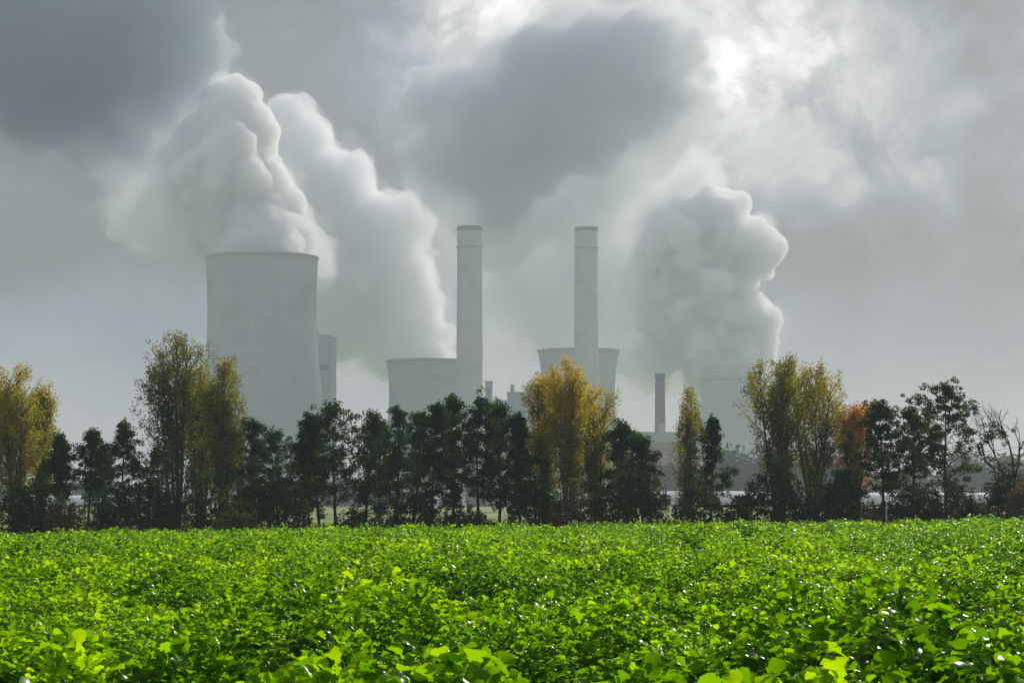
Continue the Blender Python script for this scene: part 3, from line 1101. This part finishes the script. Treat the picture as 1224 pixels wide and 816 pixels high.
def billow_mesh(name, balls, mat, label, cat, seed, voxel, D0, levels=((26, 0.42), (9, 0.45)), parent=None, disp=7.0, grow=1.0, origin=None, cauli=0.0):
    """balls: (px, py, radius px[, depth offset m]); cauliflower of spheres, fused by a voxel remesh"""
    global ICO
    rng = np.random.default_rng(seed)
    D0 = D0 * K
    s = D0 / F
    B = []
    for b in balls:
        dz = b[3] if len(b) > 3 else rng.normal() * b[2] * s * 0.18
        p = P(b[0], b[1], D0 + dz)
        B.append((np.array(p), b[2] * s * grow))
    allb = list(B)
    cur = B
    for (cnt, rf) in levels:
        nxt = []
        for (c, r) in cur:
            m = max(3, int(cnt * rng.uniform(0.7, 1.3)))
            v = rng.normal(size=(m, 3))
            v /= np.linalg.norm(v, axis=1)[:, None]
            for q in v:
                rr = r * rf * rng.uniform(0.35, 1.2)
                nxt.append((c + q * (r - rr * rng.uniform(0.15, 0.55)), rr))
        allb += nxt
        cur = nxt
    if ICO is None:
        bm = bmesh.new()
        bmesh.ops.create_icosphere(bm, subdivisions=2, radius=1.0)
        ICO = (np.array([v.co[:] for v in bm.verts]), np.array([[v.index for v in f.verts] for f in bm.faces]))
        bm.free()
    uv, uf = ICO
    C = np.array([b[0] for b in allb])
    Rr = np.array([b[1] for b in allb])
    V = (C[:, None] + uv[None] * Rr[:, None, None]).reshape(-1, 3)
    Fq = (uf[None] + (np.arange(len(C)) * len(uv))[:, None, None]).reshape(-1, 3)
    org = C[0].copy() if origin is None else np.array(origin)
    tmp = np_obj(name, V - org, Fq, mat)
    md = tmp.modifiers.new('remesh', 'REMESH')
    md.mode = 'VOXEL'
    md.voxel_size = voxel
    for (sc, amt) in ((48, disp * 1.6), (20, disp), (8, disp * 0.5)):
        tx = bpy.data.textures.new(name + '_puff', 'CLOUDS')
        tx.noise_scale = sc
        tx.noise_depth = 2
        d = tmp.modifiers.new('puff', 'DISPLACE')
        d.texture = tx
        d.strength = amt
        d.mid_level = 0.5
        d.texture_coords = 'LOCAL'
    for (sc, amt) in ((15, cauli), (6.5, cauli * 0.45)) if cauli else ():
        tx = bpy.data.textures.new(name + '_billow', 'VORONOI')
        tx.noise_scale = sc
        tx.distance_metric = 'DISTANCE_SQUARED'
        d = tmp.modifiers.new('billow', 'DISPLACE')
        d.texture = tx
        d.strength = -amt
        d.mid_level = 0.55
        d.texture_coords = 'LOCAL'
    md = tmp.modifiers.new('fuse', 'REMESH')
    md.mode = 'VOXEL'
    md.voxel_size = voxel * 0.9
    dg = bpy.context.evaluated_depsgraph_get()
    me = bpy.data.meshes.new_from_object(tmp.evaluated_get(dg))
    bm = bmesh.new()
    bm.from_mesh(me)
    seen, stray = set(), []
    for v0 in bm.verts:
        if v0 in seen:
            continue
        isl, stack = [], [v0]
        seen.add(v0)
        while stack:
            v = stack.pop()
            isl.append(v)
            for ed in v.link_edges:
                w = ed.other_vert(v)
                if w not in seen:
                    seen.add(w)
                    stack.append(w)
        if len(isl) < 0.03 * len(bm.verts):
            stray += isl
    if stray:
        bmesh.ops.delete(bm, geom=stray, context='VERTS')
    bm.to_mesh(me)
    bm.free()
    tmp.modifiers.clear()
    old = tmp.data
    tmp.data = me
    bpy.data.meshes.remove(old)
    me.name = name
    me.polygons.foreach_set('use_smooth', np.ones(len(me.polygons), dtype=bool))
    if parent is None:
        tmp.location = org
        tag(tmp, label, cat, 'steam plumes above the power station')
    else:
        tmp.parent = parent
    return tmp, org


def plume(name, balls, mats, label, cat, seed, voxel, D0, grow=(1.0, 1.07, 1.3), soft=None, softmat=None, **k):
    """nested shells: dense core, torn middle, thin veil; soft = ragged thin masses on the lee side"""
    o, org = billow_mesh(name, balls, mats[0], label, cat, seed, voxel, D0, grow=grow[0], **k)
    for i, (m, g) in enumerate(zip(mats[1:], grow[1:])):
        billow_mesh('billow' if i == 0 and len(mats) > 2 else 'veil', balls, m, None, None, seed + 50 + i, voxel * (1.25 + 0.35 * i), D0,
                    levels=((24, 0.42), (6, 0.4)), parent=o, grow=g, origin=org, disp=14.0 + 8 * i)
    if soft:
        billow_mesh('drifting_steam', soft, softmat, None, None, seed + 80, voxel * 1.3, D0 + 8, levels=((24, 0.42), (8, 0.42)), parent=o, origin=org, disp=13.0)
        billow_mesh('drifting_veil', soft, VEIL, None, None, seed + 81, voxel * 1.6, D0 + 8, levels=((24, 0.42), (6, 0.42)), parent=o, origin=org, disp=20.0, grow=1.35)
    return o


STEAM = volume_mat('steam', (0.998, 0.9985, 0.999), 0.17, 0.15)
STEAMM = volume_mat('torn_steam', (0.99, 0.993, 0.998), 0.034, 0.2)
STEAMS = volume_mat('soft_steam', (0.992, 0.995, 0.999), 0.040, 0.2)
STEAM2 = volume_mat('thin_steam', (0.965, 0.975, 0.985), 0.060, 0.2)
VEIL = volume_mat('steam_veil', (0.96, 0.98, 1.0), 0.005, 0.2)
DARKST = volume_mat('shade_tinted_steam', (0.80, 0.825, 0.85), 0.050, 0.2)  # dark steam set: shade of the backlit cloud put into its colour
DARKSTM = volume_mat('torn_shade_tinted_steam', (0.80, 0.825, 0.85), 0.020, 0.2)
DARKVEIL = volume_mat('shade_tinted_steam_veil', (0.84, 0.87, 0.89), 0.004, 0.2)
DARKST2 = volume_mat('shade_tinted_drift', (0.26, 0.36, 0.45), 0.030, 0.1)  # drift and its veil: steam colour darkened to stand in for shade
DARKVEIL2 = volume_mat('shade_tinted_drift_veil', (0.26, 0.36, 0.45), 0.008, 0.1)
MIDVEIL = volume_mat('grey_steam_veil', (0.90, 0.915, 0.935), 0.013, 0.2)
BRIGHT = volume_mat('bright_steam', (0.985, 0.98, 0.97), 0.014, 0.2)

plume('steam_plume', [
    (318, 294, 38, -38), (300, 280, 42, -20), (322, 266, 36, -10), (282, 250, 56), (268, 210, 52), (262, 172, 46), (277, 130, 30), (305, 160, 24), (306, 214, 32),
    (250, 250, 36), (346, 288, 26), (332, 262, 30), (250, 190, 40), (290, 120, 16), (318, 235, 18), (240, 165, 22)],
    (STEAM, STEAMM, VEIL), 'white billowing steam plume rising from the largest cooling tower at left', 'steam', 3, 1.7, 1155,
    grow=(1.0, 1.05, 1.28), cauli=6.0, disp=8.0, soft=[(222, 262, 46), (196, 272, 36), (236, 215, 36), (355, 290, 38), (226, 165, 28), (210, 235, 40), (372, 300, 28), (345, 262, 26)], softmat=STEAMS)
plume('steam_plume', [
    (505, 420, 38), (480, 398, 44), (448, 372, 52), (500, 372, 30), (408, 340, 58), (430, 292, 56), (392, 250, 54), (372, 205, 46), (362, 170, 32),
    (470, 275, 34), (415, 210, 26), (345, 142, 24), (400, 400, 36), (486, 330, 34), (490, 260, 22)],
    (STEAM2, STEAMM, VEIL), 'pale steam plume drifting left behind the largest cooling tower from the squat tower', 'steam', 4, 2.0, 1290, cauli=8.0, disp=10.0, grow=(0.93, 1.06, 1.3))
plume('steam_plume', [
    (877, 440, 40), (868, 412, 46), (846, 376, 54), (828, 336, 52), (876, 300, 42), (860, 258, 30), (812, 300, 42), (900, 386, 26),
    (897, 282, 20), (880, 245, 16), (908, 310, 14), (908, 410, 18), (826, 276, 26), (802, 352, 36), (808, 392, 36), (790, 305, 26), (785, 425, 22)],
    (STEAM, STEAMM, VEIL), 'bright white steam plume climbing from the pale hazy cooling tower at right', 'steam', 5, 1.8, 1320,
    grow=(1.02, 1.05, 1.28), cauli=6.0, disp=9.0, soft=[(800, 385, 46), (778, 345, 40), (792, 305, 40), (770, 425, 38), (750, 390, 34), (815, 430, 34), (825, 240, 26), (780, 270, 34), (845, 215, 22)], softmat=STEAMS)
plume('steam_cloud', [
    (520, 118, 30), (555, 118, 40), (600, 150, 58), (655, 100, 58), (715, 70, 56), (775, 62, 42), (820, 58, 26), (525, 185, 36), (570, 195, 42),
    (690, 140, 58), (760, 115, 46), (640, 185, 42), (640, 58, 28), (805, 105, 30), (620, 110, 30), (498, 100, 14), (600, 235, 34), (560, 215, 26)],
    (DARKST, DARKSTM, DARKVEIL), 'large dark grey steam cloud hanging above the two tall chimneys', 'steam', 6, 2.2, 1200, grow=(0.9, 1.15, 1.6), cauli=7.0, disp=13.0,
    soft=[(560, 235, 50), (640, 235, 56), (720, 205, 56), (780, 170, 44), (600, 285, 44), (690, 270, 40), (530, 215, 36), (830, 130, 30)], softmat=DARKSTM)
plume('steam_cloud', [
    (735, 225, 40), (690, 265, 50), (640, 290, 60), (590, 290, 50), (690, 330, 56), (620, 350, 50), (660, 390, 40)],
    (MIDVEIL, VEIL), 'thin pale steam veil drifting between and behind the two tall chimneys', 'steam', 7, 3.0, 1240, grow=(0.9, 1.4))
plume('steam_cloud', [
    (800, 250, 42), (822, 222, 32), (832, 198, 20), (775, 235, 36), (745, 222, 30), (770, 290, 36), (750, 345, 38), (760, 400, 34), (715, 245, 24)],
    (STEAMM, VEIL), 'pale column of steam rising just left of the bright steam plume into the dark cloud', 'steam', 17, 2.4, 1360, grow=(1.0, 1.3))
plume('steam_cloud', [
    (238, 20, 32), (258, 62, 24), (244, 92, 30), (208, 80, 44), (215, 125, 38), (180, 150, 44), (190, 210, 40), (215, 40, 44), (232, -10, 34), (170, 255, 36), (150, 200, 40)],
    (DARKSTM, DARKVEIL), 'grey steam drift just above and left of the white plume of the largest cooling tower', 'steam', 18, 2.2, 1230, grow=(1.0, 1.3))
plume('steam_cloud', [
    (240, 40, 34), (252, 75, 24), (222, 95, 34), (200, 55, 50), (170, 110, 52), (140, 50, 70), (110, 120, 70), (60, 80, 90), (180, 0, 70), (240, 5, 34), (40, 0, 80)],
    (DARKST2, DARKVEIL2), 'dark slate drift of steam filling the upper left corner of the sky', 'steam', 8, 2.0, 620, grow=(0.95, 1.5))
plume('steam_cloud', [
    (935, 175, 30), (965, 170, 24), (975, 200, 26), (940, 205, 22), (1010, 225, 16), (1000, 190, 14), (900, 190, 22)],
    (BRIGHT, VEIL), 'small bright ragged cloud above and right of the bright steam plume', 'cloud', 9, 2.2, 1300, grow=(0.9, 1.5), disp=14.0)

# ------------------------------------------------------------------ haze
HZ = volume_mat('haze_air', (0.82, 0.90, 1.0), 0.00027, 0.0)
V, Fs = box_geo(-1500, 1500, -420, 2720, -6, 540)
hz = mesh_obj('haze', V, Fs, HZ)
tag(hz, 'pale haze hanging over the plain and the power station', 'haze', kind='stuff')
